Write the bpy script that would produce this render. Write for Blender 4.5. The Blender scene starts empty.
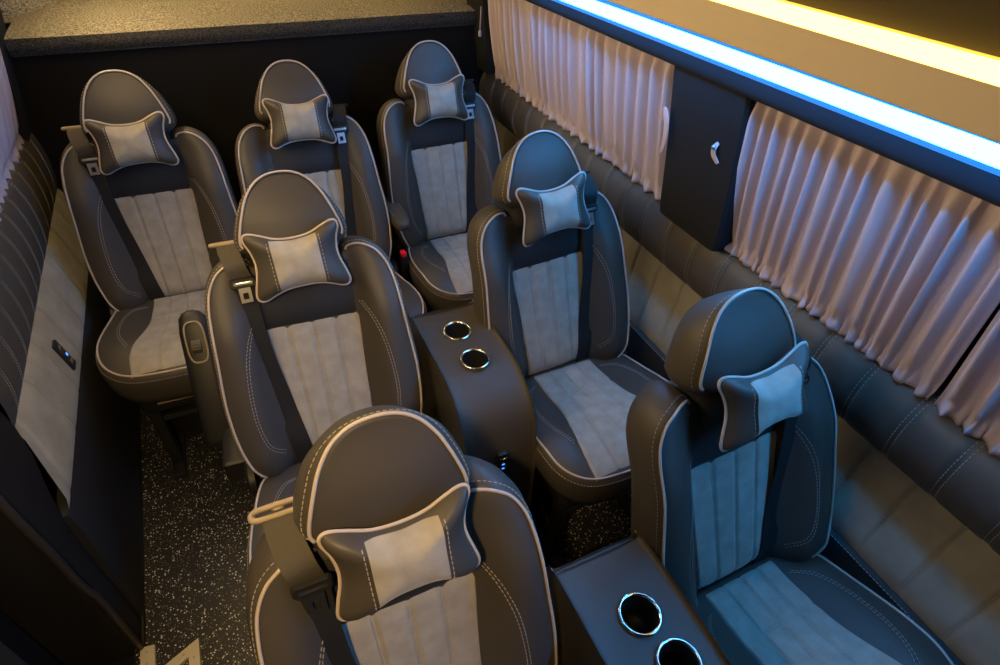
import bpy, bmesh, math, random
from mathutils import Vector, Matrix
random.seed(7)
D = bpy.data; C = bpy.context.scene.collection
PI = math.pi

# ------------------------------------------------------------------ helpers
def sstep(a, b, x):
    t = max(0., min(1., (x-a)/(b-a))); return t*t*(3-2*t)
def lerp(a, b, t): return a+(b-a)*t

def mesh_obj(name, verts, faces, mat, parent=None, smooth=True):
    me = D.meshes.new(name)
    me.from_pydata([tuple(v) for v in verts], [], faces)
    me.update()
    if smooth:
        me.polygons.foreach_set('use_smooth', [True]*len(me.polygons))
    me.materials.append(mat)
    bmm = bmesh.new(); bmm.from_mesh(me); bmesh.ops.recalc_face_normals(bmm, faces=bmm.faces); bmm.to_mesh(me); bmm.free()
    o = D.objects.new(name, me); C.objects.link(o)
    if parent is not None: o.parent = parent
    return o

class MB:
    def __init__(s): s.v = []; s.f = []
    def add(s, v, f):
        b = len(s.v); s.v += [tuple(p) for p in v]; s.f += [tuple(i+b for i in q) for q in f]
    def box(s, lo, hi, bev=0.0):
        x0, y0, z0 = lo; x1, y1, z1 = hi
        b = min(bev, (x1-x0)*.45, (y1-y0)*.45, (z1-z0)*.45)
        if b <= 0:
            s.add([(x0,y0,z0),(x1,y0,z0),(x1,y1,z0),(x0,y1,z0),(x0,y0,z1),(x1,y0,z1),(x1,y1,z1),(x0,y1,z1)],
                  [(0,3,2,1),(4,5,6,7),(0,1,5,4),(1,2,6,5),(2,3,7,6),(3,0,4,7)])
            return
        # rounded box : rings of a rounded rectangle
        rings = []
        for zz, ins in ((z0, b), (z0+b*.3, b*.3), (z0+b, 0), (z1-b, 0), (z1-b*.3, b*.3), (z1, b)):
            r = []
            for cx, cy, a0 in ((x1-b,y1-b,0),(x0+b,y1-b,90),(x0+b,y0+b,180),(x1-b,y0+b,270)):
                for k in range(5):
                    a = math.radians(a0+k*22.5); rr = b-ins
                    r.append((cx+rr*math.cos(a), cy+rr*math.sin(a), zz))
            rings.append(r)
        s.loft(rings, True, True, True)
    def loft(s, rings, closed=True, cap0=False, cap1=False):
        n = len(rings[0]); v = [p for r in rings for p in r]; f = []
        for i in range(len(rings)-1):
            for j in range(n if closed else n-1):
                k = (j+1) % n
                f.append((i*n+j, i*n+k, (i+1)*n+k, (i+1)*n+j))
        if cap0: f.append(tuple(reversed(range(n))))
        if cap1: f.append(tuple((len(rings)-1)*n+j for j in range(n)))
        s.add(v, f)
    def tube(s, pts, r, n=6, closed=False, cap=True):
        pts = [Vector(p) for p in pts]; m = len(pts); rings = []
        up = None
        for i, p in enumerate(pts):
            if closed: t = pts[(i+1) % m]-pts[i-1]
            else: t = pts[min(i+1, m-1)]-pts[max(i-1, 0)]
            if t.length < 1e-9: t = Vector((0,0,1))
            t.normalize()
            if up is None:
                up = t.orthogonal().normalized()
            else:
                up = (up-t*up.dot(t))
                if up.length < 1e-6: up = t.orthogonal()
                up.normalize()
            b = t.cross(up)
            rr = r(i/(m-1)) if callable(r) else r
            rings.append([p+up*(rr*math.cos(2*PI*k/n))+b*(rr*math.sin(2*PI*k/n)) for k in range(n)])
        if closed:
            rings.append(rings[0]); s.loft(rings)
        else: s.loft(rings, True, cap, cap)
    def dashes(s, pts, dash=.0055, gap=.0035, r=.00075):
        pts = [Vector(p) for p in pts]
        L = [0]
        for a, b in zip(pts, pts[1:]): L.append(L[-1]+(b-a).length)
        if L[-1] < .004: return
        def at(d):
            for i in range(len(L)-1):
                if d <= L[i+1]:
                    t = (d-L[i])/max(1e-9, L[i+1]-L[i]); return pts[i].lerp(pts[i+1], t)
            return pts[-1]
        d = 0
        while d+dash < L[-1]:
            a, b = at(d), at(d+dash); t = (b-a)
            if t.length > 1e-6:
                t.normalize(); u = t.orthogonal().normalized(); w = t.cross(u)
                v = []
                for q in (a, b):
                    for k in range(4):
                        an = PI/4+k*PI/2; v.append(q+(u*math.cos(an)+w*math.sin(an))*r)
                s.add(v, [(0,1,5,4),(1,2,6,5),(2,3,7,6),(3,0,4,7),(3,2,1,0),(4,5,6,7)])
            d += dash+gap
    def grid(s, fn, nu, nv):
        v = [fn(i/nu, j/nv) for j in range(nv+1) for i in range(nu+1)]
        f = [(j*(nu+1)+i, j*(nu+1)+i+1, (j+1)*(nu+1)+i+1, (j+1)*(nu+1)+i) for j in range(nv) for i in range(nu)]
        s.add(v, f)
    def extrude_y(s, prof, y0, y1, ny=1, cap=True, slope=0., yref=1.06):
        rings = [[(x, lerp(y0, y1, k/ny), z+slope*(lerp(y0, y1, k/ny)-yref)) for x, z in prof] for k in range(ny+1)]
        s.loft(rings, True, cap, cap)
    def build(s, name, mat, parent=None, smooth=True, auto=None):
        o = mesh_obj(name, s.v, s.f, mat, parent, smooth)
        if auto:
            o.data.set_sharp_from_angle(angle=math.radians(auto))
        return o

def spline(pts, n, closed=False):
    """Catmull-Rom resample to about n points per span"""
    P = [Vector(p) for p in pts]; out = []; m = len(P)
    spans = m if closed else m-1
    for i in range(spans):
        if closed: a, b, c, d = P[i-1], P[i], P[(i+1) % m], P[(i+2) % m]
        else: a, b, c, d = P[max(i-1,0)], P[i], P[i+1], P[min(i+2,m-1)]
        for k in range(n):
            t = k/n
            out.append(.5*((2*b)+(c-a)*t+(2*a-5*b+4*c-d)*t*t+(3*b-a-3*c+d)*t**3))
    if not closed: out.append(P[-1].copy())
    return out

def absorb(o, mb, m):
    """sewn thread belongs to the part's own mesh"""
    me = o.data; me.materials.append(m); k = len(me.materials)-1
    bm = bmesh.new(); bm.from_mesh(me); vs = [bm.verts.new(p) for p in mb.v]
    for f in mb.f:
        fc = bm.faces.new([vs[i] for i in f]); fc.material_index = k
    bm.to_mesh(me); bm.free(); return o
def empty(name, loc=(0,0,0), rz=0):
    o = D.objects.new(name, None); C.objects.link(o)
    o.location = loc; o.rotation_euler = (0,0,rz); o.empty_display_size = .05
    return o
def tag(o, label=None, cat=None, group=None, kind=None):
    if label: o['label'] = label
    if cat: o['category'] = cat
    if group: o['group'] = group
    if kind: o['kind'] = kind
    return o
def struct(o): o['kind'] = 'structure'; return o

# ------------------------------------------------------------------ materials
def mat(name, col, rough=.6, spec=.4, metal=0., bump=None, noise=None, sheen=0., emit=None):
    m = D.materials.new(name); m.use_nodes = True; nt = m.node_tree; N = nt.nodes; L = nt.links
    b = N['Principled BSDF']
    b.inputs['Base Color'].default_value = (*col, 1); b.inputs['Roughness'].default_value = rough
    b.inputs['Specular IOR Level'].default_value = spec; b.inputs['Metallic'].default_value = metal
    if sheen:
        b.inputs['Sheen Weight'].default_value = sheen; b.inputs['Sheen Roughness'].default_value = .4
    tc = N.new('ShaderNodeTexCoord')
    if noise:   # (scale, amount)
        t = N.new('ShaderNodeTexNoise'); t.inputs['Scale'].default_value = noise[0]; t.inputs['Detail'].default_value = 5
        L.new(tc.outputs['Object'], t.inputs['Vector'])
        r = N.new('ShaderNodeValToRGB'); a = noise[1]
        r.color_ramp.elements[0].position = .3; r.color_ramp.elements[1].position = .7
        r.color_ramp.elements[0].color = (*[c*(1-a) for c in col], 1); r.color_ramp.elements[1].color = (*[min(1, c*(1+a)) for c in col], 1)
        L.new(t.outputs['Fac'], r.inputs['Fac']); L.new(r.outputs['Color'], b.inputs['Base Color'])
    if bump:    # (scale, strength, distance)
        t2 = N.new('ShaderNodeTexNoise'); t2.inputs['Scale'].default_value = bump[0]; t2.inputs['Detail'].default_value = 3
        L.new(tc.outputs['Object'], t2.inputs['Vector'])
        bm = N.new('ShaderNodeBump'); bm.inputs['Strength'].default_value = bump[1]; bm.inputs['Distance'].default_value = bump[2]
        L.new(t2.outputs['Fac'], bm.inputs['Height']); L.new(bm.outputs['Normal'], b.inputs['Normal'])
    if emit:
        b.inputs['Emission Color'].default_value = (*emit[0], 1); b.inputs['Emission Strength'].default_value = emit[1]
    return m
M = dict(
    leather=mat('grey_leather', (.053,.046,.038), .50, .38, bump=(260, .18, .002)),
    black_leather=mat('black_leather', (.020,.020,.021), .6, .3, bump=(500, .25, .002)),
    suede=mat('grey_suede', (.315,.29,.245), .95, .1, noise=(28, .14), bump=(90, .2, .002), sheen=.25),
    wall_suede=mat('wall_suede', (.29,.27,.215), .95, .1, noise=(14, .15), bump=(60, .2, .002), sheen=.15),
    piping=mat('pale_piping', (.44,.37,.32), .5, .4),
    thread=mat('pale_thread', (.36,.33,.30), .8, .2),
    black=mat('black_plastic', (.012,.012,.013), .45, .4),
    rubber=mat('black_trim', (.012,.011,.011), .6, .3),
    webbing=mat('black_webbing', (.014,.014,.014), .7, .25, bump=(700, .3, .002)),
    webbing_light=mat('brown_webbing', (.060,.053,.042), .7, .25, bump=(700, .3, .002)),
    bracket=mat('tan_plastic', (.30,.24,.17), .5, .4),
    chrome=mat('chrome', (.75,.76,.78), .12, .5, 1.),
    steel=mat('dull_steel', (.45,.45,.46), .35, .5, 1.),
    red=mat('red_button', (.75,.01,.03), .4, .4),
    bolster=mat('bolster_leather', (.066,.058,.047), .5, .4, bump=(240, .15, .002)),
    fabric_dark=mat('dark_lining_fabric', (.016,.017,.020), .9, .15, bump=(300, .2, .002)),
    lining=mat('black_lining', (.009,.009,.009), .9, .1, bump=(200, .15, .002)),
    curtain=mat('mauve_curtain', (.47,.40,.45), .75, .2, bump=(500, .1, .001)),
    cream=mat('cream_panel', (.97,.78,.46), .5, .3),
    alu=mat('cream_metal', (.60,.54,.42), .35, .4, .3),
    blueled=mat('blue_indicator', (.02,.05,.2), .4, .4, emit=((.05,.2,1.), 3)),
)
# speckled vinyl floor
def floor_mat():
    m = D.materials.new('speckled_vinyl'); m.use_nodes = True; nt = m.node_tree; N = nt.nodes; L = nt.links
    b = N['Principled BSDF']; b.inputs['Roughness'].default_value = .38; b.inputs['Specular IOR Level'].default_value = .45
    tc = N.new('ShaderNodeTexCoord'); prev = None
    base = (.012,.0115,.011)
    col = None
    for k, (sc, thr, keep, c) in enumerate(((112, .24, .60, (.78,.76,.70)), (180, .25, .5, (.30,.27,.20)))):
        v = N.new('ShaderNodeTexVoronoi'); v.inputs['Scale'].default_value = sc
        mp = N.new('ShaderNodeMapping'); mp.inputs['Location'].default_value = (k*3.1, k*1.7, 0); mp.inputs['Scale'].default_value = (1,1,.001)
        L.new(tc.outputs['Object'], mp.inputs['Vector']); L.new(mp.outputs['Vector'], v.inputs['Vector'])
        lt = N.new('ShaderNodeMath'); lt.operation = 'LESS_THAN'; lt.inputs[1].default_value = thr
        L.new(v.outputs['Distance'], lt.inputs[0])
        sp = N.new('ShaderNodeSeparateColor'); L.new(v.outputs['Color'], sp.inputs['Color'])
        l2 = N.new('ShaderNodeMath'); l2.operation = 'LESS_THAN'; l2.inputs[1].default_value = keep
        L.new(sp.outputs[0], l2.inputs[0])
        mu = N.new('ShaderNodeMath'); mu.operation = 'MULTIPLY'; L.new(lt.outputs[0], mu.inputs[0]); L.new(l2.outputs[0], mu.inputs[1])
        mx = N.new('ShaderNodeMix'); mx.data_type = 'RGBA'
        L.new(mu.outputs[0], mx.inputs['Factor'])
        if col is None: mx.inputs['A'].default_value = (*base, 1)
        else: L.new(col, mx.inputs['A'])
        mx.inputs['B'].default_value = (*c, 1); col = mx.outputs['Result']
    L.new(col, b.inputs['Base Color'])
    return m
M['floor'] = floor_mat()
def carpet_mat(name, c0, c1):
    m = D.materials.new(name); m.use_nodes = True; nt = m.node_tree; N = nt.nodes; L = nt.links
    b = N['Principled BSDF']; b.inputs['Roughness'].default_value = 1; b.inputs['Specular IOR Level'].default_value = .05
    tc = N.new('ShaderNodeTexCoord'); t = N.new('ShaderNodeTexNoise'); t.inputs['Scale'].default_value = 190; t.inputs['Detail'].default_value = 4
    L.new(tc.outputs['Object'], t.inputs['Vector'])
    r = N.new('ShaderNodeValToRGB'); r.color_ramp.elements[0].position = .36; r.color_ramp.elements[1].position = .66
    r.color_ramp.elements[0].color = (*c0,1); r.color_ramp.elements[1].color = (*c1,1)
    L.new(t.outputs['Fac'], r.inputs['Fac']); L.new(r.outputs['Color'], b.inputs['Base Color'])
    bm = N.new('ShaderNodeBump'); bm.inputs['Strength'].default_value = .9; bm.inputs['Distance'].default_value = .006
    L.new(t.outputs['Fac'], bm.inputs['Height']); L.new(bm.outputs['Normal'], b.inputs['Normal'])
    return m
M['carpet'] = carpet_mat('grey_carpet', (.10,.092,.07), (.46,.42,.32))
M['carpet_side'] = carpet_mat('dark_carpet', (.022,.021,.019), (.075,.07,.065))
def emis(name, col, s):
    m = D.materials.new(name); m.use_nodes = True; N = m.node_tree.nodes; b = N['Principled BSDF']
    b.inputs['Base Color'].default_value = (.1,.1,.1,1)
    b.inputs['Emission Color'].default_value = (*col,1); b.inputs['Emission Strength'].default_value = s
    return m
BLUE = 42.; WARM_R = 12.; WARM_L = 56.
M['led_blue'] = emis('blue_led_diffuser', (.022,.36,1.), BLUE)
M['led_blue_halo'] = emis('blue_led_halo', (0.,.26,1.), 1.0)  # emission imitates the blue glow spilling around the strip
M['led_warm'] = emis('warm_led_diffuser', (1.,.62,.065), WARM_R)
M['led_warm_main'] = emis('warm_led_lamp', (1.,.70,.34), WARM_L)

# ------------------------------------------------------------------ SEAT geometry (local: x lateral, -y front, z up; origin on floor)
O0 = Vector((0,-.07,.50)); U = Vector((0,.342,.94)); Nn = Vector((0,-.94,.342)); X = Vector((1,0,0))
def BR(x, w, n): return O0+X*x+U*w+Nn*n

def sym(half):
    """half outline from bottom centre (x=0) counter-clockwise up the +x side to top centre, mirrored to a closed curve"""
    return half+[(-x, w) for x, w in reversed(half[1:-1])]
BO = sym([(0,-.03),(.10,-.032),(.160,-.025),(.196,.0),(.217,.05),(.228,.11),(.231,.175),(.229,.23),(.223,.30),(.218,.365),(.213,.425),(.203,.470),(.182,.505),(.152,.524),(.122,.523),(.10,.506),(0,.50)])
HO = sym([(0,.545),(.07,.547),(.098,.552),(.111,.565),(.110,.583),(.103,.607),(.093,.635),(.080,.664),(.059,.692),(.032,.709),(0,.714)])
def nb(x, w):
    a = abs(x)
    s = sstep(.102, .172, a)
    top = 1-.50*sstep(.34, .52, w)
    n = .072*s*top+.012*sstep(.33, .40, w)*(1-s)
    n += .006*(1-min(1, (a/.11)**2))
    n -= .030*sstep(.04, -.04, w)
    e = sstep(.19, .25, a)*(1-.4*sstep(.3,.5,w)); n -= .016*e
    return n
def nh(x, w):
    n = .045-.006*sstep(.60, .715, w)
    return n+.014*(1-min(1., (x/.118)**2))*sstep(.715, .60, w)+.002

def puffy(outline, c, nf, rim, name, m, parent, per=6, rings=9, P=BR, back_puff=0., top_k=0.):
    pts = spline([(x, w, 0) for x, w in outline], per, True)
    n = len(pts); R = []
    cx, cw = c
    nrm = []
    for i in range(n):
        t = pts[(i+1) % n]-pts[i-1]; t.normalize(); nrm.append((t.y, -t.x))
    for k in range(1, rings+1):
        t = (k/rings)**.8
        R.append([P(cx+(p.x-cx)*t, cw+(p.y-cw)*t, nf(cx+(p.x-cx)*t, cw+(p.y-cw)*t)) for p in pts])
    for off, dn in rim:
        r = []
        for i, p in enumerate(pts):
            if top_k and off > 0: off2 = off*(1-top_k*sstep(.64,.715,p.y))
            else: off2 = off
            if off >= -.005: x, w = p.x+nrm[i][0]*off2, p.y+nrm[i][1]*off2
            else:
                k = 1+off/.18; x, w = cx+(p.x-cx)*k, cw+(p.y-cw)*k
            if top_k: w -= (dn if dn > 0 else .125)*.40*sstep(.56,.712,p.y)
            if dn > 0: nn = nf(p.x, p.y)-dn
            else: nn = dn+back_puff*0
            r.append(P(x, w, nn))
        R.append(r)
    mb = MB(); mb.loft(R, True, False, False)
    # centre caps
    b = len(mb.v); mb.v.append(tuple(P(cx, cw, nf(cx, cw)))); 
    for j in range(n): mb.f.append((b, (j+1) % n, j) if False else (b, j, (j+1) % n))
    last = (len(R)-1)*n
    mb.v.append(tuple(P(cx, cw, rim[-1][1]-.004)))
    for j in range(n): mb.f.append((b+1, last+(j+1) % n, last+j))
    o = mb.build(name, m, parent)
    return o, pts, nrm

def patch(name, m, parent, hw, w0, w1, off, nf, P=BR, seams=(), nu=48, nv=24, puff=.004, cross=(), front_hw=None):
    """quilted insert laid on the surface nf : hw(w) half width"""
    def fn(u, v):
        w = lerp(w0, w1, v); h = hw(w); x = (2*u-1)*h
        e = min(sstep(0, .022, u), sstep(1, .978, u), sstep(0, .03, v), sstep(1, .97, v))
        d = 1.
        for s in seams: d = min(d, sstep(0, .08, abs((2*u-1)-s)))
        for s in cross: d = min(d, sstep(0, .035, abs(v-s)))
        return P(x, w, nf(x, w)+off*(.15+.85*e)+puff*(d-1)*e - (1-e)*.004)
    mb = MB(); mb.grid(fn, nu, nv)
    return mb.build(name, m, parent)

def make_seat(side):
    """side: -1 belt over the left (image left) shoulder, +1 over the right"""
    root = empty('passenger_seat')
    back = []
    # ---- backrest
    o, pts, nrm = puffy(BO, (0,.24), nb, ((.006,.006),(.012,.022),(.015,.045),(.012,.075),(.002,.105),(-.02,.120),(-.05,-.072),(-.12,-.074)), 'backrest', M['leather'], root)
    back.append(o); bk = o
    n = len(pts)
    # piping : from the lower left side, over the shoulders to the neck, both sides
    def span(x0, w0, x1, w1):
        def near(x, w): return min(range(n), key=lambda i: (pts[i].x-x)**2+(pts[i].y-w)**2)
        a, b = near(x0, w0), near(x1, w1); r = []
        i = a
        while True:
            r.append(i)
            if i == b: break
            i = (i+1) % n
        return r
    mb = MB(); st = MB()
    for idx in (span(.19,-.012,.112,.515), span(-.112,.515,-.19,-.012)):
        mb.tube([BR(pts[i].x+nrm[i][0]*.002, pts[i].y+nrm[i][1]*.002, nb(pts[i].x, pts[i].y)+.0015) for i in idx], .0030, 6)
        st.dashes([BR(pts[i].x+nrm[i][0]*.0089, pts[i].y+nrm[i][1]*.0089, nb(pts[i].x, pts[i].y)-.0125) for i in idx])
    tag(mb.build('piping', M['piping'], bk), 'pale piping')
    # bolster stitching (double crescent)
    for sg in (-1, 1):
        for dx in (0, .0065):
            cr = spline([(sg*(.122+dx),.385,0),(sg*(.143+dx),.345,0),(sg*(.160+dx),.285,0),(sg*(.169+dx),.21,0),(sg*(.170+dx),.14,0),(sg*(.158+dx),.075,0),(sg*(.128+dx*.6),.035-dx,0)], 6)
            st.dashes([BR(p.x, p.y, nb(p.x, p.y)+.0006) for p in cr])
    hwp = lambda w: .103+.016*max(0, w)/.35
    sp_ = MB()
    for s in (-.5, 0, .5):
        for dx in (-.0035, .0035):
            sp_.dashes([BR(s*hwp(w)+dx, w, nb(s*hwp(w)+dx, w)+.0054) for w in [k*.35/20 for k in range(21)]], r=.0007)
    yk = patch('yoke', M['black_leather'], bk, lambda w: .120+.002*(w-.35)/.15, .345, .50, .003, nb, nu=20, nv=10, puff=0)
    tag(yk, 'black leather yoke')
    cp = patch('center_panel', M['suede'], bk, hwp, -.01, .358, .007, nb, seams=(-.5,0,.5), nu=96, nv=20)
    tag(cp, 'light grey suede centre panel')
    absorb(bk, st, M['thread']); absorb(cp, sp_, M['thread'])
    # ---- headrest
    h, hp, hn = puffy(HO, (0,.615), nh, ((.006,.006),(.014,.020),(.018,.045),(.015,.075),(.004,.098),(-.02,.112),(-.05,-.070),(-.12,-.074)), 'headrest', M['leather'], root, top_k=.65)
    back.append(h)
    m2 = len(hp)
    idx = [i for i in range(m2) if hp[i].y > .558]
    idx.sort(key=lambda i: math.atan2(hp[i].x, hp[i].y-.60))
    mb = MB(); mb.tube([BR(hp[i].x+hn[i][0]*.002, hp[i].y+hn[i][1]*.002, nh(hp[i].x, hp[i].y)+.0015) for i in idx], .0030, 6)
    tag(mb.build('piping', M['piping'], h), 'pale piping')
    mb = MB(); rg = []
    for w_ in (.46,.50,.54,.58):
        r = []
        for k in range(28):
            a = 2*PI*k/28; c_, s_ = math.cos(a), math.sin(a)
            r.append(BR(.098*math.copysign(abs(c_)**.6, c_), w_, -.012+.052*math.copysign(abs(s_)**.6, s_)))
        rg.append(r)
    mb.loft(rg, True, True, True); tag(mb.build('neck', M['black_leather'], h), 'black leather neck')
    st = MB(); st.dashes([BR(hp[i].x+hn[i][0]*.0110, hp[i].y+hn[i][1]*.0110*(1-.65*sstep(.64,.715,hp[i].y))-.0050*sstep(.60,.712,hp[i].y)+.0006, nh(hp[i].x, hp[i].y)-.0125) for i in idx])
    absorb(h, st, M['thread'])
    # ---- cushion
    CO_ = sym([(0,-.512),(.08,-.509),(.150,-.498),(.200,-.470),(.226,-.425),(.234,-.36),(.232,-.29),(.224,-.22),(.210,-.15),(.192,-.105),(.165,-.085),(.10,-.075),(0,-.07)])
    def zc(x, y):
        a = abs(x)
        z = .492+.052*sstep(-.10, -.42, y)
        z += .022*sstep(.11, .17, a)*sstep(-.50, -.36, y)*sstep(-.06,-.14,y)
        z -= .016*sstep(-.44, -.51, y)+.008*sstep(.19, .23, a)
        return z
    PC = lambda x, y, z: Vector((x, y, z))
    c, cpts, cn = puffy(CO_, (0,-.30), zc, ((.008,.007),(.013,.022),(.014,.05),(.010,.085),(.002,.115),(-.02,.130),(-.06,.136)), 'cushion', M['leather'], root, P=PC)
    # make the underside cap sensible
    me = c.data; v = me.vertices[len(me.vertices)-1]; v.co = Vector((0,-.30,.38))
    idx = [i for i in range(len(cpts))]
    idx = [i for i in idx if not (cpts[i].y > -.09)]
    idx.sort(key=lambda i: math.atan2(cpts[i].x, -(cpts[i].y+.2)))
    mb = MB(); mb.tube([PC(cpts[i].x+cn[i][0]*.002, cpts[i].y+cn[i][1]*.002, zc(cpts[i].x, cpts[i].y)+.001) for i in idx], .0030, 6)
    tag(mb.build('piping', M['piping'], c), 'pale piping')
    st = MB(); st.dashes([PC(cpts[i].x+cn[i][0]*.0117, cpts[i].y+cn[i][1]*.0117, zc(cpts[i].x, cpts[i].y)-.017) for i in idx])
    for sg in (-1, 1):
        for dx in (0, .0065):
            cr = spline([(sg*(.118+dx),-.12,0),(sg*(.15+dx),-.15,0),(sg*(.175+dx),-.21,0),(sg*(.182+dx),-.28,0),(sg*(.174+dx),-.34,0),(sg*(.150+dx),-.395-dx,0)], 6)
            st.dashes([PC(p.x, p.y, zc(p.x, p.y)+.0006) for p in cr])
    def hwc(y): return .103+.004*sstep(-.1,-.2,y)+.046*sstep(-.22, -.46, y)
    sp_ = MB()
    for s in (-.5, 0, .5):
        for dx in (-.0035, .0035):
            sp_.dashes([PC(s*hwc(y)+dx, y, zc(s*hwc(y), y)+.0054) for y in [-.09-k*.405/20 for k in range(21)]], r=.0007)
    for dy in (-.0035, .0035):
        sp_.dashes([PC(x, -.20+dy, zc(x, -.20)+.0054) for x in [-.10+k*.2/16 for k in range(17)]], r=.0007)
    cc = tag(patch('center_panel', M['suede'], c, hwc, -.503, -.075, .007, zc, P=PC, seams=(-.5,0,.5), cross=(.708,), nu=96, nv=48), 'light grey suede centre panel')
    absorb(c, st, M['thread']); absorb(cc, sp_, M['thread'])
    # ---- base
    mb = MB()
    mb.box((-.19,-.44,.30), (.19,-.06,.385), .02)
    for sx in (-1, 1):
        mb.box((sx*.165-.018,-.42,.02), (sx*.165+.018,-.38,.32), .006)
        mb.box((sx*.165-.018,-.12,.02), (sx*.165+.018,-.08,.32), .006)
        mb.box((sx*.165-.022,-.47,.0), (sx*.165+.022,-.02,.025), .005)
        mb.tube([(sx*.165,-.40,.10),(sx*.165,-.10,.28)], .012, 8)
    mb.tube([(-.165,-.40,.24),(.165,-.40,.24)], .012, 8)
    mb.box((-.19,-.29,.0), (.19,-.02,.32), .012)
    b = mb.build('seat_base', M['black'], root, auto=40)
    mb = MB(); mb.tube([(-.13,-.40,.37),(-.13,-.462,.365),(.10,-.462,.365),(.10,-.40,.37)], .0035, 8)
    tag(mb.build('adjuster_bar', M['bracket'], b), 'tan metal bar')
    # recliner hinge covers
    for sx in (-1, 1):
        mb = MB(); rr = []
        for t, r in ((0,.050),(.014,.052),(.022,.044),(.024,.02)):
            rr.append([(sx*(.222+t), -.055+r*math.cos(a*PI/12), .455+r*math.sin(a*PI/12)) for a in range(24)])
        mb.loft(rr, True, True, True); mb.build('hinge_cover', M['black'], root, auto=40)
    # ---- seat belt
    sg = side
    def ribbon(path, hw, name, m, parent):
        mb = MB(); pts2 = spline(path, 6); rg = []
        for i, p in enumerate(pts2):
            t = pts2[min(i+1, len(pts2)-1)]-pts2[max(i-1, 0)]; t.normalize()
            lat = (X-t*X.dot(t)).normalized(); nr = lat.cross(t); nr.normalize()
            rg.append([p+lat*hw+nr*.0008, p-lat*hw+nr*.0008, p-lat*hw-nr*.0008, p+lat*hw-nr*.0008])
        mb.loft(rg, True, True, True); return mb.build(name, m, parent, auto=40)
    def on(x, w, e=.006): return BR(sg*x, w, nb(x, w)+e)
    low = [on(.129,.484,.014), on(.130,.44,.012), on(.129,.37,.010), on(.123,.28,.012), on(.113,.20,.012), on(.103,.12,.010), on(.093,.05,.012), on(.086,-.01,.014), BR(sg*.082,-.03,-.01)]
    r1 = ribbon(low, .0235, 'belt_webbing', M['webbing'], root)
    hi = [BR(sg*.154,.50,-.075), BR(sg*.151,.550,-.055), BR(sg*.149,.566,-.025), BR(sg*.146,.556,.018), BR(sg*.137,.523,.050), on(.129,.484,.019)]
    r2 = ribbon(hi, .0225, 'belt_webbing', M['webbing_light'] if side < 0 else M['webbing'], root)
    # guide loop on the shoulder
    mb = MB(); ctr = BR(sg*.149,.566,-.035)
    loop = []
    for k in range(20):
        a = 2*PI*k/20; ca, sa = math.cos(a), math.sin(a)
        px = .037*math.copysign(abs(ca)**.45, ca); pn = .013*math.copysign(abs(sa)**.6, sa)
        loop.append(ctr+X*px+Nn*pn+U*(.002))
    mb.tube(loop, .0046, 8, closed=True)
    mb.tube([ctr-U*.10-Nn*.03, ctr-U*.05-Nn*.025, ctr-Nn*.014], .008, 8)
    g = mb.build('belt_guide', M['bracket'] if side < 0 else M['black'], root)
    if side < 0: tag(g, 'tan belt guide loop')
    # tongue : black slotted head and steel blade
    def plate(name, m, parent, xw, w0, w1, n0, th, x0=.129, hole=None):
        mb = MB(); a = [(-xw,w0),(xw,w0),(xw,w1),(-xw,w1)]
        def q(dx, w, n): return BR(sg*x0+dx, w, n)
        if hole:
            hx, h0, h1 = hole
            for (xa, xb, wa, wb) in ((-xw,-hx,w0,w1),(hx,xw,w0,w1),(-hx,hx,w0,h0),(-hx,hx,h1,w1)):
                v = [q(x, w, n) for n in (n0, n0+th) for x, w in ((xa,wa),(xb,wa),(xb,wb),(xa,wb))]
                mb.add(v, [(0,3,2,1),(4,5,6,7),(0,1,5,4),(1,2,6,5),(2,3,7,6),(3,0,4,7)])
        else:
            rings = []
            for n, ins in ((n0,.002),(n0+th*.4,0),(n0+th,.003)):
                rings.append([q(x, w, n) for x, w in ((-xw+ins+.004,w0+ins),(xw-ins-.004,w0+ins),(xw-ins,w0+ins+.004),(xw-ins,w1-ins-.004),(xw-ins-.004,w1-ins),(-xw+ins+.004,w1-ins),(-xw+ins,w1-ins-.004),(-xw+ins,w0+ins+.004))])
            mb.loft(rings, True, True, True)
        return mb.build(name, m, parent, smooth=False)
    t = plate('belt_tongue', M['black'], root, .029, .470, .495, nb(.135,.49)+.016, .012)
    bl = plate('blade', M['steel'], t, .013, .436, .471, nb(.135,.46)+.019, .003, hole=(.006,.444,.459))
    tag(bl, 'steel belt blade')
    slot = plate('slot', M['steel'], t, .021, .480, .485, nb(.135,.49)+.0282, .001)
    back += [r1, r2, g, t]
    for q in back: q['_b'] = 1
    return root

def copy_tree(o, parent=None):
    c = o.copy(); C.objects.link(c)
    if parent is not None: c.parent = parent
    for ch in list(o.children): copy_tree(ch, c)
    return c

def recline(root, th, roll=0.):
    """lean the backrest assembly about its pivot (positive = further back)"""
    piv = Vector((0,0,.35)); Rm = Matrix.Rotation(-th, 4, 'X')
    mtx = Matrix.Translation(piv) @ Rm @ Matrix.Rotation(roll, 4, 'Y') @ Matrix.Translation(-piv)
    for ch in root.children:
        if ch.get('_b'): ch.matrix_local = mtx
    return mtx

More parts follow.
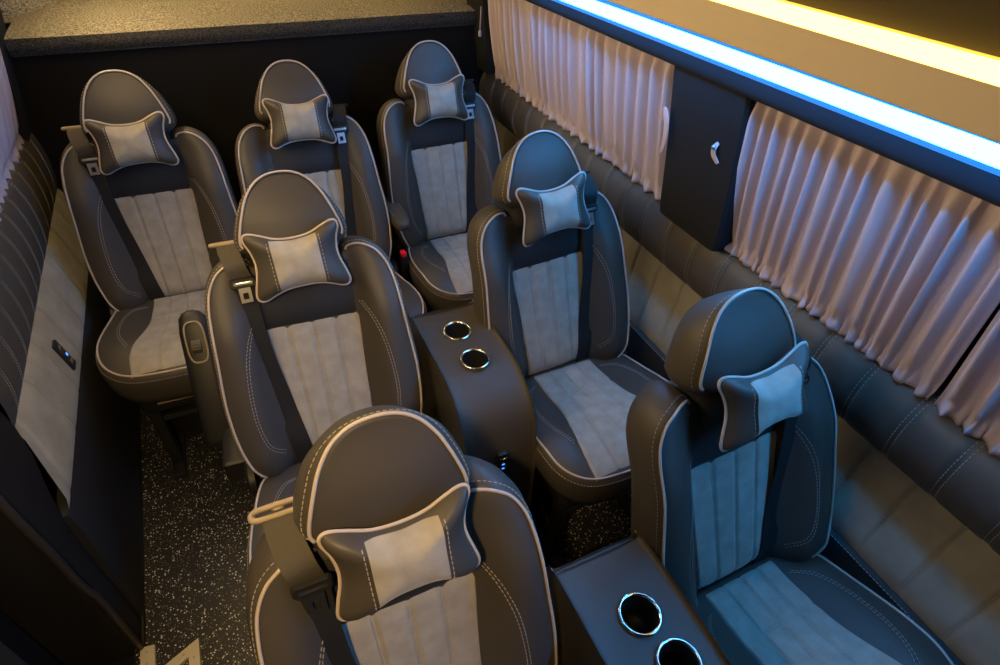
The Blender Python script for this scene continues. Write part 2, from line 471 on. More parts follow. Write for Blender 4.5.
# ---- neck pillow (local: x lateral, y up along the back -> stored through axes so that +z is up the back, -y forward)
PO = sym([(0,-.058),(.040,-.060),(.070,-.068),(.092,-.076),(.106,-.075),(.112,-.064),(.107,-.042),(.098,-.012),(.096,.012),(.101,.038),(.110,.060),(.108,.072),(.096,.075),(.074,.068),(.040,.055),(0,.051)])
def make_pillow():
    pts = spline([(x*.93, w, 0) for x, w in PO], 5, True); n = len(pts)
    def P(x, w, nn): return Vector((x, -nn, w))
    TF, TB = .040, .022
    body = MB(); R = []
    ts = [(1-math.cos(k/9*PI/2)) if False else math.sin(k/9*PI/2) for k in range(1, 10)]
    for t in ts: R.append([P(p.x*t, p.y*t, TF*(max(0, 1-t**2.6))**.62) for p in pts])
    for t in reversed(ts[:-1]): R.append([P(p.x*t, p.y*t, -TB*(max(0, 1-t**2.6))**.62) for p in pts])
    body.loft(R)
    b = len(body.v); body.v += [tuple(P(0,0,TF)), tuple(P(0,0,-TB))]; last = (len(R)-1)*n
    for j in range(n):
        body.f.append((b, (j+1) % n, j)); body.f.append((b+1, last+j, last+(j+1) % n))
    root = body.build('neck_pillow', M['leather'])
    mb = MB(); mb.tube([P(p.x*1.012, p.y*1.012, 0) for p in pts], .0029, 6, closed=True)
    tag(mb.build('piping', M['piping'], root), 'pale piping')
    # suede centre band
    def Rr(th):   # outline radius in direction th
        best = None; dx, dy = math.cos(th), math.sin(th)
        for i in range(n):
            a, c = pts[i], pts[(i+1) % n]; ex, ey = c.x-a.x, c.y-a.y
            det = dx*(-ey)-dy*(-ex)
            if abs(det) < 1e-9: continue
            s = (a.x*(-ey)-a.y*(-ex))/det; u = (dx*a.y-dy*a.x)/det
            if s > 0 and -1e-6 <= u <= 1.000001: best = s if best is None else max(best, s)
        return best or .05
    def tz(x, w):
        r = math.hypot(x, w)
        if r < 1e-6: return TF
        t = min(1, r/Rr(math.atan2(w, x))); return TF*(max(0, 1-t**2.6))**.62
    def edge(x, top):
        return (lerp(.051,.060,(abs(x)/.056)**1.8) if top else lerp(.058,.063,(abs(x)/.056)**1.8))
    def fn(u, v):
        x = (2*u-1)*.051; w = (2*v-1)*edge(x, v > .5)*.955
        return P(x, w, tz(x, w)+.0016)
    mb = MB(); mb.grid(fn, 14, 26)
    tag(mb.build('center_band', M['suede'], root), 'light grey suede band')
    st = MB()
    for sgn in (-1, 1):
        st.dashes([P(sgn*.0565, w, tz(.0565, w)+.0006) for w in [(-1+2*k/20)*.055 for k in range(21)]])
    absorb(root, st, M['thread'])
    return root

protoL, protoR, pil0 = make_seat(-1), make_seat(1), make_pillow()
SEATS = [  # key, x, y, yaw, recline, side, label, pillow label
 ('R1L', -.236, 2.022, -.026, -.077, -1, 'grey leather seat in the back row beside the left wall', 'bow-shaped neck pillow on the back row seat by the left wall'),
 ('R1M', .258, 1.921, -.011, .129, 1, 'grey leather van seat in the middle of the back row', 'bow-shaped neck pillow on the middle seat of the back row'),
 ('R1R', .774, 2.042, .003, -.024, 1, 'back row grey leather seat in the right corner, with lowered armrest and red buckle', 'bow-shaped neck pillow on the back row seat in the right corner'),
 ('R2L', .096, 1.128, -.071, .077, -1, 'warm-lit grey leather seat of the middle row, left of the console, with upright armrest', 'neck pillow on the middle row seat left of the console'),
 ('R2R', .803, 1.187, .015, -.018, 1, 'grey leather seat of the middle row, right of the console', 'blue-lit neck pillow on the middle row seat right of the console'),
 ('R3L', .092, .411, -.009, -.019, -1, 'nearest left grey leather seat, cut off by the bottom of the picture', 'largest neck pillow, on the nearest left seat'),
 ('R3R', .839, .420, .013, .011, 1, 'nearest right grey leather seat, strongly lit blue by the light strip', 'blue-lit neck pillow on the nearest right seat, seen from its side'),
]
used = set(); seat = {}
for key, x, y, yaw, th, side, lab, plab in SEATS:
    proto = protoL if side < 0 else protoR
    if side in used: s = copy_tree(proto)
    else: s = proto; used.add(side)
    s.location = (x, y, 0); s.rotation_euler = (0,0,yaw)
    tag(s, lab, 'seat', 'grey leather passenger seats in three rows')
    seat[key] = [s, th]
for key, x, y, yaw, th, side, lab, plab in SEATS:
    s = seat[key][0]; mt = recline(s, th, {'R2R':-.055,'R3R':-.07,'R1R':-.02,'R2L':-.01}.get(key, 0.))
    p = pil0 if key == 'R1L' else copy_tree(pil0)
    base = Matrix.Translation((x, y, 0)) @ Matrix.Rotation(yaw, 4, 'Z') @ mt
    ctr = BR(0, .519, .086)
    ang = math.atan2(.342, .94)
    tilt = {'R1L':-.02,'R1M':.03,'R1R':.02,'R2L':-.03,'R2R':-.02,'R3L':.0,'R3R':-.02}[key]
    p.matrix_world = base @ Matrix.Translation(ctr) @ Matrix.Rotation(-ang, 4, 'X') @ Matrix.Rotation(tilt, 4, 'Y')
    tag(p, plab, 'pillow', 'neck pillows on the van seats')
for o in D.objects:
    if '_b' in o: del o['_b']

# ---- armrests
def armrest_shape(L, w, h, m, parent, name='armrest'):
    """along +Y, tapered and rounded, origin at pivot end"""
    mb = MB(); rings = []
    prof = [(0,.55,.6),(.02,.85,.9),(.06,1,1),(.6,1,.92),(.85,.95,.85),(.95,.8,.7),(.985,.55,.45),(1,.2,.2)]
    for t, sw, sh in prof:
        r = []
        for k in range(20):
            a = 2*PI*k/20; c, s_ = math.cos(a), math.sin(a)
            r.append((w/2*sw*math.copysign(abs(c)**.55, c), L*t, h/2*sh*math.copysign(abs(s_)**.55, s_)))
        rings.append(r)
    mb.loft(rings, True, True, True)
    return mb.build(name, m, parent)
# back row right : lowered
r = seat['R1R'][0]
a = armrest_shape(.27, .062, .055, M['leather'], r)
a.location = (-.245, .04, .655); a.rotation_euler = (0.05, 0, PI)
st = MB()
for s_ in (-.024, .024): st.dashes([(s_, y, .0265) for y in [.03+k*.2/10 for k in range(11)]])
absorb(a, st, M['thread'])
mb = MB(); mb.box((-.260,-.02,.40), (-.236,.06,.66), .01); mb.build('armrest_bracket', M['black'], r, auto=40)
mb = MB(); mb.box((-.266,-.235,.43), (-.244,-.20,.545), .005); bk_ = mb.build('buckle', M['black'], r, auto=40)
mb = MB(); mb.box((-.265,-.232,.545), (-.246,-.203,.562), .003); tag(mb.build('release_button', M['red'], bk_, auto=40), 'red release button')
# middle row left : folded up beside the backrest
r = seat['R2L'][0]
a = armrest_shape(.40, .084, .055, M['black'], r, 'armrest')
a.rotation_euler = (math.radians(56), 0, 0); a.location = (-.316, .150, .385)
mb = MB(); ring = []
for k in range(28):
    an = 2*PI*k/28; c_, s_ = math.cos(an), math.sin(an)
    ring.append((.025*math.copysign(abs(c_)**.6, c_), .310+.058*math.copysign(abs(s_)**.6, s_), .0265))
mb.tube(ring, .0028, 6, closed=True); mb.build('recess_rim', M['bracket'], a)
mb = MB(); rr = []
for t in range(2):
    rr.append([(-.012+.024*t, .298+.0175*(1+.10*(k % 2))*math.cos(2*PI*k/28), .022+.0175*(1+.10*(k % 2))*math.sin(2*PI*k/28)) for k in range(28)])
mb.loft(rr, True, True, True); tag(mb.build('adjuster_wheel', mat('wheel_plastic', (.05,.047,.042), .5, .4), a, smooth=False), 'ribbed adjuster wheel')
mb = MB(); mb.box((-.31,.02,.36), (-.235,.19,.44), .012); mb.build('armrest_bracket', M['black'], r, auto=40)

# ------------------------------------------------------------------ consoles
def make_console(loc, cups, label, switch):
    root = empty('cup_holder_console', loc)
    W = .099; RC = .0335; ZT = .12
    prof = spline([(0,.0,0),(0,.30,0),(0,.685,0),(-.006,.710,0),(-.030,.720,0),(-.12,.721,0),(-.22,.720,0),(-.29,.712,0),(-.345,.685,0),(-.388,.640,0),(-.412,.575,0),(-.424,.49,0),(-.430,.3,0),(-.432,.0,0)], 5)
    P2 = [(p.x, p.y) for p in prof]
    # normals of profile (outward)
    nn = []
    for i in range(len(P2)):
        a, b = P2[max(0,i-1)], P2[min(len(P2)-1,i+1)]; d = Vector((b[0]-a[0], b[1]-a[1])).normalized(); nn.append((d.y, -d.x))
    mb = MB(); rings = []
    for x, ins in ((-W,.012),(-W+.001,.006),(-W+.005,.0015),(-W+.011,0),(-.05,-.0015),(.0,-.002),(.05,-.0015),(W-.011,0),(W-.005,.0015),(W-.001,.006),(W,.012)):
        rings.append([(x, p[0]+q[0]*ins, max(0, p[1]+q[1]*ins)) for p, q in zip(P2, nn)])
    mb.loft(rings, True, True, True)
    # normal direction check: insets must shrink
    o = mb.build('body', M['leather'], root)
    # bore the cup holes
    for (cx, cy) in cups:
        cb = MB(); cb.loft([[(cx+RC*math.cos(2*PI*k/40), cy+RC*math.sin(2*PI*k/40), z) for k in range(40)] for z in (.65,.78)], True, True, True)
        cut = cb.build('bore', M['black'], None, smooth=False); cut.location = loc
        md = o.modifiers.new('b', 'BOOLEAN'); md.object = cut; md.solver = 'EXACT'
        bpy.context.view_layer.update()
        dg = bpy.context.evaluated_depsgraph_get(); me = D.meshes.new_from_object(o.evaluated_get(dg))
        o.modifiers.clear(); o.data = me; D.objects.remove(cut)
    o.data.name = 'body'; o.data.polygons.foreach_set('use_smooth', [True]*len(o.data.polygons)); o.data.set_sharp_from_angle(angle=math.radians(35))
    for (cx, cy) in cups:
        mb = MB(); prof2 = [(.040,.7215),(.0405,.724),(.0385,.7262),(.035,.7260),(.0330,.723),(.0325,.70)]
        mb.loft([[(cx+r_*math.cos(2*PI*k/48), cy+r_*math.sin(2*PI*k/48), z) for k in range(48)] for r_, z in prof2], True)
        cu = mb.build('cup_holder', M['chrome'], root); tag(cu, 'chrome cup holder ring')
        mb = MB(); mb.loft([[(cx+r_*math.cos(2*PI*k/40), cy+r_*math.sin(2*PI*k/40), z) for k in range(40)] for r_, z in ((.0326,.720),(.031,.665),(.026,.655),(.001,.654))], True)
        mb.build('cup_well', M['black'], cu)
    st = MB(); pp = MB()
    for sx in (-1, 1):
        idx = range(8, len(P2)-3)
        st.dashes([(sx*(W-.013), P2[i][0]-nn[i][0]*.0012, P2[i][1]-nn[i][1]*.0012) for i in idx])
        pp.tube([(sx*(W-.0015), P2[i][0]+nn[i][0]*.003, P2[i][1]+nn[i][1]*.003) for i in idx], .0013, 5)
    absorb(o, st, M['thread']); pp.build('edge_seam', M['piping'], root)
    if switch:
        mb = MB(); mb.box((-.014,-.4345,.490), (.014,-.418,.560), .003); sw = mb.build('switch_panel', M['black'], root, auto=40)
        for k, z in enumerate((.501,.518,.535)):
            mb = MB(); mb.box((-.0095,-.4370,z), (.0095,-.4335,z+.011), .001); mb.build('switch', M['chrome'] if k == 2 else M['black'], sw, auto=40)
        for z in (.5065,.5235):
            mb = MB(); mb.box((-.004,-.4378,z-.002), (.003,-.4369,z+.002)); tag(mb.build('indicator_light', M['blueled'], sw), 'blue indicator light')
    tag(root, label, 'console', 'leather cup holder consoles between the seats')
    return root
make_console((.463, 1.262, 0), [(.003,-.110),(.003,-.233)], 'grey leather console with a small switch panel, between the middle row seats', True)
make_console((.468, .440, 0), [(.008,-.139),(.022,-.234)], 'blue-lit leather console with chrome cup holders at the bottom of the picture', False)

# ------------------------------------------------------------------ van shell
XL, XR, YB, YF = -.545, 1.13, 2.42, -1.1
mb = MB(); mb.box((XL-.02,YF,-.03), (1.2,YB+.05,0)); struct(mb.build('floor', M['floor'], smooth=False))
mb = MB(); mb.box((-.75,YF,2.0), (1.3,3.5,2.03)); struct(mb.build('ceiling', M['lining'], smooth=False))
# right wall : dark lining, leaning inward to the roof
prof = [(1.13,0),(1.115,.52),(1.15,.80),(1.16,1.0),(1.11,1.38),(1.02,1.62),(.97,2.0),(1.25,2.0),(1.25,0)]
mb = MB(); mb.extrude_y(prof, YF, 3.5, 1); struct(mb.build('wall_right', M['lining'], smooth=False))
prof = [(-.75,0),(-.75,2.0),(-.40,2.0),(-.47,1.62),(-.55,1.35),(-.60,1.0),(-.60,.64),(-.545,.50),(-.545,0)]
mb = MB(); mb.extrude_y(prof, 1.20, 3.5, 1); struct(mb.build('wall_left', M['lining'], smooth=False))
# back wall (partition) and rear closing wall
mb = MB(); mb.box((-.62,YB,0), (1.14,YB+.02,1.182)); struct(mb.build('wall_back', mat('back_wall_cloth', (.0105,.0095,.0085), .95, .1, bump=(300,.2,.002)), smooth=False))
mb = MB(); mb.box((-.75,3.48,0), (1.3,3.52,2.0)); struct(mb.build('wall_rear', M['lining'], smooth=False))
mb = MB(); mb.box((-.75,YF-.03,0), (1.3,YF,2.0)); struct(mb.build('wall_front', M['lining'], smooth=False))
# luggage shelf with carpet
sh = empty('luggage_shelf', (.28,YB,.014))
mb = MB()
def topf(u, v):
    x = lerp(-.80, .86, u); y = lerp(-.022, 1.05, v)
    return (x, y, 1.2125+.004*math.sin(9*x)*math.sin(7*y)+.006*sstep(0,.03,v)-.006)
mb.grid(topf, 40, 20); tag(mb.build('carpet_top', M['carpet'], sh), 'grey-brown flecked carpet top')
mb = MB()
def lipf(u, v):
    x = lerp(-.80, .86, u); z = lerp(1.160, 1.2065, v)
    return (x, -.022-.010*math.sin(PI*v)+.002*math.sin(40*x), z)
mb.grid(lipf, 60, 6); mb.box((-.80,-.02,1.155), (.86,1.05,1.20)); tag(mb.build('shelf_board', M['carpet_side'], sh, smooth=False), 'dark carpeted front edge')
tag(sh, 'raised luggage shelf covered in flecked grey carpet behind the back row', 'shelf')
# carpeted wheel-box hump at the left end of the shelf
mb = MB()
mb.grid(lambda u, v: (lerp(-.62,-.40,u)+.06*v, lerp(2.66,3.3,v), 1.208+.16*(1-sstep(0,1,u))*sstep(0,.25,v)), 12, 14)
mb.v = [(x-.28, y-YB, z-.014) for x, y, z in mb.v]; hb = mb.build('carpet_flap', M['carpet'], sh)
mb = MB(); mb.tube([(-.52,2.86,1.335),(-.515,2.862,1.345)], .006, 8); 
# ---- right padded sill (bolster) and wall panel
def bolster(y0, y1, sgn, xb, z0, z1, bulge, seams, nm):
    """sgn=+1 right wall bulging to -x"""
    def fn(u, v):
        y = lerp(y0, y1, u); a = -PI*.5+PI*v
        z = lerp(z0, z1, .5+.5*math.sin(a)); r = bulge*math.cos(a)**.8 if math.cos(a) > 0 else 0
        d = 1.
        for s in seams: d = min(d, sstep(0, .016, abs(y-s)))
        r2 = r*(1-.10*(1-d))
        return (xb-sgn*r2, y, z)
    mb = MB(); nu = int((y1-y0)/.0065)
    mb.grid(fn, nu, 22)
    o = mb.build(nm, M['bolster']); struct(o)
    st = MB()
    for s in seams:
        for dy in (-.005, .005):
            pts = []
            for k in range(19):
                a = -PI*.5+PI*k/18; z = lerp(z0, z1, .5+.5*math.sin(a)); r = bulge*max(0, math.cos(a))**.8*.965
                pts.append((xb-sgn*(r+.0006), s+dy, z))
            st.dashes(pts, r=.00062)
    return absorb(o, st, M['thread'])
seamsR = [.008+.1085*k for k in range(-5, 23)]
bolster(-.6, YB-.01, 1, 1.145, .805, 1.000, .068, seamsR, 'trim_1')
seamsL = [1.271+.090*k for k in range(0, 13)]
bolster(1.19, YB-.01, -1, -.588, .712, .955, .036, seamsL, 'trim_2')
# suede wall panels
def wpanel(y0, y1, a, b, seams, nm):
    (xa, za), (xb, zb) = a, b
    d = Vector((xb-xa, 0, zb-za)); nr = Vector((-d.z, 0, d.x)).normalized()
    if (nr.x > 0) == (xa > .3): nr = -nr
    def fn(u, v):
        y = lerp(y0, y1, u); k = 1.
        for s in seams: k = min(k, sstep(0, .010, abs(y-s)))
        if y < y0+.10 and xa < 0: y = y-.09*v*(1-(y-y0)/.10)
        p = Vector((lerp(xa, xb, v), y, lerp(za, zb, v)))+nr*(.012-.0055*(1-k))*min(sstep(0,.05,v)*.7+.3, sstep(1,.95,v)*.7+.3)
        return p
    mb = MB(); mb.grid(fn, int((y1-y0)/.004), 8); o = mb.build(nm, M['wall_suede']); struct(o)
    st = MB()
    for s in seams:
        st.dashes([Vector((lerp(xa, xb, v), s+.0035, lerp(za, zb, v)))+nr*.0105 for v in (.03,.5,.97)], r=.0007)
    absorb(o, st, M['thread'])
    return o
wpanel(-.6, YB-.01, (1.142,.812), (1.108,.545), [.045+.1085*k for k in range(-5, 22)], 'trim_3')
wpanel(1.195, YB-.01, (-.570,.730), (-.534,.530), [1.225+.147*k for k in range(0, 9)], 'trim_4')
mb = MB(); mb.tube([(1.136,-.6,.808),(1.136,YB-.01,.808)], .0035, 6); struct(mb.build('panel_edge_glint', M['bracket']))  # tan tube stands for the panel's top edge catching light
# dark padded strip under the right panel, with stitching
mb = MB(); mb.extrude_y([(1.112,.548),(1.095,.535),(1.088,.48),(1.092,.30),(1.13,.28),(1.135,.54)], -.6, YB-.01); o = mb.build('trim_6', M['black_leather'], auto=30); struct(o)
st = MB(); st.dashes([(1.094,-.55,.536),(1.094,2.38,.536)], r=.0008); absorb(o, st, M['thread'])
mb = MB(); mb.extrude_y([(-.534,.530),(-.528,.515),(-.532,.30),(-.538,.0),(-.56,0),(-.56,.53)], 1.09, YB-.01); struct(mb.build('baseboard_left', M['black_leather'], auto=30))
mb = MB(); mb.tube([(-.541,1.0,.006),(-.541,YB-.02,.006)], .006, 6); struct(mb.build('trim_7', M['rubber']))
mb = MB(); mb.box((-.545,1.0,.0), (-.537,1.42,.010), .002); struct(mb.build('trim_18', M['bracket']))  # beige strip paints the lit highlight along the left floor edge

# window switch on the left suede panel
sw = empty('wall_switch_plate', (-.541,1.575,.62))
ang = math.atan2(.036, .20)
mb = MB(); mb.box((0,-.018,-.048), (.010,.018,.048), .004); w_ = mb.build('plate', M['black'], sw, auto=40)
for z, m_ in ((-.026,'chrome'),(.0,'black'),(.026,'chrome')):
    mb = MB(); mb.box((.009,-.010,z-.008), (.0125,.010,z+.008), .001); mb.build('switch', M[m_], w_, auto=40)
mb = MB(); mb.box((.0122,-.004,-.004), (.0134,.004,.004)); tag(mb.build('indicator_light', M['blueled'], w_), 'blue indicator light')
sw.rotation_euler = (0, -ang, 0)
tag(sw, 'small black switch plate on the left suede wall panel', 'switch')

# ---- overhead light valance on the right
VY0, VY1 = -.75, YB+.35
prof = [(1.10,1.374),(1.03,1.374),(1.014,1.382),(1.010,1.390),(1.009,1.418),(1.03,1.428),(1.10,1.44)]
mb = MB(); mb.extrude_y(prof, VY0, VY1, slope=-.027); struct(mb.build('trim_8', mat('valance_fabric', (.012,.016,.024), .8, .2), auto=35))
ls = empty('light_strip', (1.0,.8,1.44))
def addstrip(poly, nm, m, root, lab=None, ya=VY0, yb=VY1):
    mb = MB(); lx, ly, lz = root.location
    mb.extrude_y([(x-lx, z-lz) for x, z in poly], ya-ly, yb-ly, slope=(0 if lx < .3 else -.024 if lx < .9 else -.033), yref=1.06-ly); o = mb.build(nm, m, root, auto=50)
    if lab: tag(o, lab)
addstrip([(1.009,1.4165),(1.000,1.4285),(1.01,1.438),(1.02,1.43)], 'diffuser_halo', M['led_blue_halo'], ls, 'blue halo painted along the diffuser', yb=1.86)
addstrip([(1.000,1.4285),(.974,1.4495),(.950,1.4735),(.975,1.480),(1.01,1.450)], 'diffuser', M['led_blue'], ls, 'glaring blue-white diffuser', yb=1.86)
addstrip([(.950,1.4735),(.941,1.4815),(.955,1.486),(.975,1.480)], 'diffuser_halo', M['led_blue_halo'], ls, 'blue halo painted along the diffuser', yb=1.86)
tag(ls, 'glaring blue light strip running along the right wall above the curtains', 'light')
# cream cove
pr_ = [(.912,1.4915),(.900,1.495),(.892,1.502),(.876,1.517),(.853,1.537),(.830,1.556),(.812,1.570),(.802,1.578)]
mb = MB(); mb.extrude_y(pr_+[(.83,1.61),(1.05,1.61),(1.05,1.49),(.95,1.489)], VY0, VY1, slope=-.026); struct(mb.build('trim_9', M['cream'], auto=35))
ws = empty('warm_light_strip', (.80,.8,1.59))
addstrip([(.802,1.579),(.796,1.584),(.794,1.589),(.798,1.595),(.815,1.600),(.83,1.589)], 'diffuser', M['led_warm'], ws, 'warm white diffuser')
tag(ws, 'warm white light strip along the top of the cream panel on the right', 'light')
mb = MB(); mb.extrude_y([(.832,1.602),(.818,1.6025),(.820,1.64),(.815,1.72),(.78,2.0),(1.0,2.0),(1.05,1.612)], VY0, VY1, slope=-.024); struct(mb.build('trim_10', mat('brown_lining', (.028,.022,.018), .8, .2), auto=35))
# left valance with its warm strip (main lamp of the aisle side)
mb = MB(); mb.extrude_y([(-.52,1.34),(-.47,1.40),(-.40,1.50),(-.34,1.56),(-.36,1.60),(-.30,2.0),(-.55,2.0)], VY0, VY1); struct(mb.build('trim_11', M['bolster'], auto=35))
wl = empty('warm_light_strip', (-.325,.8,1.58))
addstrip([(-.338,1.562),(-.322,1.575),(-.320,1.600),(-.338,1.612),(-.356,1.60)], 'diffuser', M['led_warm_main'], wl, ya=.45)
tag(wl, 'warm white light strip along the left ceiling edge above the aisle seats', 'light')

# ---- pillar between the right curtains
mb = MB(); rings = []
for z, x, ya, yb, r_ in ((.985,1.085,.925,1.105,.02),(.992,1.060,.902,1.128,.01),(1.02,1.052,.890,1.128,.004),(1.20,1.040,.898,1.145,.004),(1.37,1.020,.905,1.158,.004),(1.43,1.012,.905,1.16,.004)):
    rings.append([(x+.06,yb,z),(x+.012,yb,z),(x+.003,yb-.006,z),(x,yb-.018,z),(x,ya+.018,z),(x+.003,ya+.006,z),(x+.012,ya,z),(x+.06,ya,z)])
mb.loft(rings, True, True, True); struct(mb.build('trim_12', M['fabric_dark'], auto=30))
# rear right and left corner pillars
mb = MB(); mb.extrude_y([(1.07,1.0),(1.03,1.40),(1.01,1.60),(1.2,1.6),(1.2,1.0)], 2.315, YB+.06); struct(mb.build('trim_13', M['fabric_dark'], smooth=False))
mb = MB(); mb.extrude_y([(-.565,.93),(-.515,1.25),(-.46,1.60),(-.65,1.6),(-.65,.93)], 2.325, YB+.06); struct(mb.build('trim_14', M['fabric_dark'], smooth=False))

# ---- curtains
def curtain(y0, y1, bot, top, sgn, nf, seed, label, edge_shift=(0,0), amp=.035):
    """bot/top = (x,z); sgn +1: room side is -x"""
    rnd = random.Random(seed); n = nf
    cs = [0]
    for k in range(n): cs.append(cs[-1]+rnd.uniform(.65, 1.35))
    cs = [c/cs[-1] for c in cs]; am = [rnd.uniform(.6, 1.15) for _ in range(n+1)]; ph = [rnd.uniform(-.4,.4) for _ in range(n)]
    dr = [rnd.uniform(-.012,.012) for _ in range(n+1)]
    nu = n*14; nv = 40
    def fn(u, v):
        k = 0
        while k < n-1 and u > cs[k+1]: k += 1
        t = (u-cs[k])/(cs[k+1]-cs[k])
        w = .5-.5*math.cos(2*PI*t); w = w**1.5
        w2 = .12*math.sin(4*PI*t+ph[k]*5)*math.sin(2.2*v+ph[k]*9)
        A = amp*lerp(am[k], am[k+1], t)
        # v=0 bottom edge, 1 top
        env = .46+.54*math.sin(min(1, v*1.6)*PI*.5) if v > .12 else .46
        env *= 1-.55*sstep(.85, 1, v)
        z = lerp(bot[1], top[1], v); x = lerp(bot[0], top[0], v)
        y = lerp(y0, y1, u)+edge_shift[0]*(1-v)*(1-u)+edge_shift[1]*(1-v)*u+lerp(dr[k], dr[k+1], t)*(1-v)
        off = A*(w+w2)*env
        # gathered hem: pinched at .035 above the edge, ruffle below
        hem = math.exp(-((v-.085)/.022)**2); off = off*(1-.45*hem)+.0035*hem
        off += .0035*math.sin(u*n*2*PI*2.7+seed)*math.exp(-((v-.055)/.035)**2)
        rf = sstep(.075, .0, v)
        off += rf*(.006+.003*math.sin(u*n*2*PI*1.7+seed))
        z -= rf*.003*math.sin(u*n*2*PI*1.1+seed*2)
        y += .003*rf*math.sin(u*n*2*PI*1.7+1)
        return (x-sgn*off, y, z)
    mb = MB(); mb.grid(fn, nu, nv); o = mb.build('curtain', M['curtain'])
    md = o.modifiers.new('s', 'SOLIDIFY'); md.thickness = .0012
    tag(o, label, 'curtain', 'pleated mauve curtains over the van windows')
    # stitched hem line
    st = MB()
    st.dashes([Vector(fn(u/(nu*1.), .085))-Vector((sgn*.0012,0,0)) for u in range(nu+1)], r=.0006)
    mb = MB(); mb.tube([(top[0],y0,top[1]+.004),(top[0],y1,top[1]+.004)], .004, 6); tag(mb.build('curtain_rail', M['black'], o), 'black rail')
    return o
RB, RT = (1.115,.992), (1.062,1.388)
curtain(1.794, 2.315, RB, RT, 1, 11, 3, 'pleated mauve curtain over the rear right window, the half nearest the back wall')
curtain(1.175, 1.79, RB, RT, 1, 12, 5, 'pleated mauve curtain over the rear right window, the half beside the dark pillar', edge_shift=(-.02,0))
curtain(.328, .915, RB, RT, 1, 16, 8, 'pleated mauve curtain right of the dark pillar, its edge pinned to the pillar', edge_shift=(0,.008), amp=.030)
curtain(-.45, .324, RB, RT, 1, 19, 11, 'pleated mauve curtain at the right edge of the picture')
curtain(1.25, 2.32, (-.590,.945), (-.522,1.36), -1, 20, 13, 'pleated mauve curtain over the left window, cut by the left edge of the picture')
# tie-backs
def tieback(pts, w, label, stud):
    mb = MB(); P3 = spline(pts, 6); rg = []
    for i, p in enumerate(P3):
        t = P3[min(i+1, len(P3)-1)]-P3[max(i-1,0)]; t.normalize(); l = t.cross(Vector((1,0,0)))
        if l.length < 1e-3: l = Vector((0,1,0))
        l.normalize(); n_ = l.cross(t)
        ww = w*(.6+.4*math.sin(PI*i/(len(P3)-1)))
        rg.append([p+l*ww+n_*.001, p-l*ww+n_*.001, p-l*ww-n_*.001, p+l*ww-n_*.001])
    mb.loft(rg, True, True, True); o = mb.build('curtain_tieback', M['curtain'], auto=60)
    mb = MB(); x, y, z = stud
    mb.loft([[(x-d, y+r_*math.cos(k*PI/6), z+r_*math.sin(k*PI/6)) for k in range(12)] for d, r_ in ((0,.005),(.003,.005),(.005,.002))], True, True, True)
    mb.build('stud', M['steel'], o)
    tag(o, label, 'tieback', 'curtain tiebacks by the right windows')
tieback([(1.030,1.158,1.24),(1.022,1.154,1.262),(1.018,1.144,1.272),(1.016,1.130,1.255),(1.018,1.124,1.22),(1.022,1.128,1.185),(1.026,1.136,1.165)], .008, 'looped mauve tieback hanging at the rear edge of the dark pillar', (1.028,1.134,1.172))
tieback([(1.030,.957,1.262),(1.026,.962,1.248),(1.028,.960,1.232),(1.034,.946,1.216)], .007, 'short mauve tieback end on the front edge of the dark pillar', (1.024,.962,1.25))
mb = MB(); mb.tube([(1.045,2.335,1.25),(1.043,2.332,1.22),(1.047,2.345,1.175),(1.045,2.34,1.16)], .0022, 6); mb.box((1.040,2.336,1.140), (1.050,2.346,1.163), .002)
tag(mb.build('pull_cord', M['curtain']), 'short pale cord hanging at the rear corner beside the first curtain', 'cord')

# ---- left door pillar, sliding door, step
mb = MB(); rings = []
for z, x in ((-.02,-.548),(.10,-.545),(.35,-.548),(.50,-.545),(.60,-.547),(.68,-.550),(.75,-.556),(1.0,-.575),(1.4,-.54),(2.0,-.42)):
    jog = -.022*sstep(.30,.42,z)+.012*sstep(.6,.9,z)
    yb_ = 1.10+.10*sstep(.50,.76,z)
    rings.append([(-.75,yb_,z),(x-.012,yb_,z),(x,yb_-.012,z),(x+.004,1.06+jog,z),(x,1.02+jog,z),(x-.02,1.0+jog,z),(-.75,1.0+jog,z)])
mb.loft(rings, True, True, True); struct(mb.build('trim_15', M['rubber'], auto=30))
mb = MB(); pts = []
for z in [0,.04,.1,.15,.2,.26,.32,.38,.44,.5,.56,.62,.7,.8,1.0]:
    jog = -.022*sstep(.30,.42,z)+.012*sstep(.6,.9,z)
    x = -.548+.0*z if z < .55 else lerp(-.548,-.575,(z-.55)/.45)
    pts.append((x+.002, .998+jog, z+.003))
mb.tube(pts, .009, 8); struct(mb.build('trim_16', mat('seal_rubber', (.03,.027,.024), .5, .4)))
dm = empty('sliding_door', (-.70,.3,.0))
mb = MB(); mb.box((-.03,-1.2,-.1), (.0,.69,1.9), .01); mb.build('door_skin', M['rubber'], dm, auto=40)
mb = MB(); mb.box((.0,-.6,.10), (.018,.60,.46), .012); mb.build('pocket', mat('door_pocket', (.03,.027,.023), .6, .3), dm, auto=40)
mb = MB(); mb.box((.0,-.6,.55), (.016,.615,.80), .012); tag(mb.build('trim_panel', M['wall_suede'], dm, auto=40), 'grey suede door panel')
tag(dm, 'black sliding door with grey trim panels in the lower left corner', 'door')
mb = MB(); mb.box((-.75,YF,-.25), (-.565,1.2,-.22)); struct(mb.build('trim_17', M['rubber'], smooth=False))

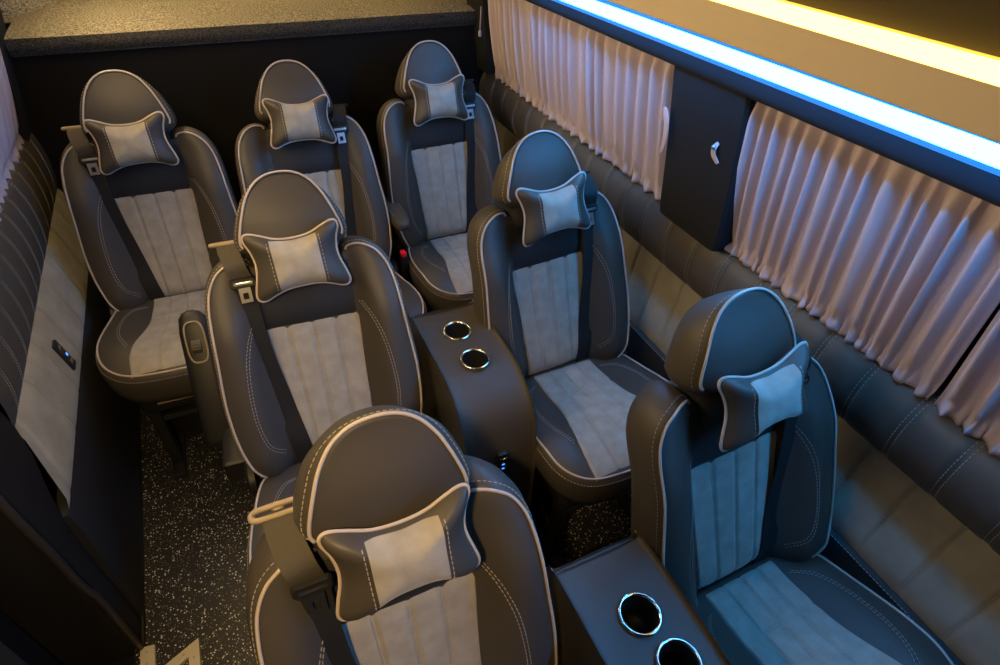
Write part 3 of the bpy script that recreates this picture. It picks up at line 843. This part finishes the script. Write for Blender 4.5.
# ---- cream metal bracket on the floor
br = empty('metal_bracket', (-.47,.94,0))
def pl(poly, z0, z1, name, parent):
    mb = MB(); rings = []
    for z, k in ((z0,0),(z1-.001,0),(z1,.001)):
        cx = sum(p[0] for p in poly)/len(poly); cy = sum(p[1] for p in poly)/len(poly)
        rings.append([(lerp(x,cx,k*15), lerp(y,cy,k*15), z) for x, y in poly])
    mb.loft(rings, True, True, True); return mb.build(name, M['alu'], parent, smooth=False)
pl([(-.078,-.12),(-.042,-.12),(-.042,.052),(-.078,.058)], .0, .010, 'flat_plate', br)
fr = pl([(-.040,-.03),(.070,.020),(.070,-.16),(.042,-.16),(.042,-.022),(-.03,-.058)], .0, .014, 'corner_frame', br)
for x, y, z in ((-.062,.038,.0101),(-.062,.005,.0101),(-.062,-.03,.0101),(-.01,-.030,.0141),(.03,-.012,.0141),(.056,-.03,.0141),(.056,-.09,.0141)):
    mb = MB(); mb.loft([[(x+r_*math.cos(k*PI/6), y+r_*math.sin(k*PI/6), z+d) for k in range(12)] for d, r_ in ((0,.0035),(.0012,.003))], True, True, True); mb.build('screw', M['steel'], br)
tag(br, 'cream metal corner bracket with screws on the speckled floor by the door', 'bracket')

# ------------------------------------------------------------------ lights, world, camera
w = D.worlds.new('World'); bpy.context.scene.world = w; w.use_nodes = True
w.node_tree.nodes['Background'].inputs[0].default_value = (.05,.05,.06,1); w.node_tree.nodes['Background'].inputs[1].default_value = .1
def added_spot(x, y, power, label, cone=130, aim=None):  # unseen fill lamp added to warm the cabin, modelled as a downlight
    f = empty('added_fill_spot', (x, y, 1.995))
    mb = MB(); mb.loft([[(r_*math.cos(2*PI*k/32), r_*math.sin(2*PI*k/32), z) for k in range(32)] for r_, z in ((.045,.004),(.045,-.004),(.040,-.008),(.032,-.006))], True, True, False); mb.build('bezel', M['chrome'], f)
    mb = MB(); mb.loft([[(r_*math.cos(2*PI*k/32), r_*math.sin(2*PI*k/32), z) for k in range(32)] for r_, z in ((.032,-.006),(.02,-.0065),(.001,-.007))], True); mb.build('lens', M['led_warm'], f)
    tag(f, label, 'light', 'added warm fill spotlights, unseen, at the van ceiling')
    l = D.lights.new('spot', 'SPOT'); l.energy = power; l.color = (1,.66,.28); l.spot_size = math.radians(cone); l.spot_blend = .6; l.shadow_soft_size = .035
    lo = D.objects.new('fill_spot_lamp', l); C.objects.link(lo); lo.location = (0,0,-.012); lo.parent = f
    if aim: lo.rotation_euler = (Vector(aim)-Vector((x, y, 1.983))).to_track_quat('-Z','Y').to_euler()
added_spot(.30, 3.0, 26, 'added warm fill spotlight, unseen, over the luggage shelf')
added_spot(-.20, -.10, 85, 'added warm fill spotlight, unseen, in front of the seats', 59, (-.10,.78,.70))

added_spot(.25, 1.25, 5, 'added warm fill spotlight, unseen, over the middle of the cabin')
cam = D.cameras.new('Camera'); co = D.objects.new('Camera', cam); C.objects.link(co)
Rm = [[0.9039697813025739,-0.4251007250676048,0.04613033750985712],[-0.24670284297377348,-0.6066201430392508,-0.7557444735674199],[0.34925111561802397,0.671789681080348,-0.6532398354613181]]
rt, dn, fw = (Vector(r) for r in Rm)
m4 = Matrix((( rt.x,-dn.x,-fw.x,0),(rt.y,-dn.y,-fw.y,0),(rt.z,-dn.z,-fw.z,1.79304),(0,0,0,1)))
co.matrix_world = m4; cam.sensor_width = 36; cam.lens = .5906535*36; cam.clip_start = .02
bpy.context.scene.camera = co
sc = bpy.context.scene
sc.view_settings.view_transform = 'Standard'; sc.view_settings.look = 'None'; sc.view_settings.gamma = 1; sc.view_settings.use_curve_mapping = False
sc.view_settings.exposure = 0.0
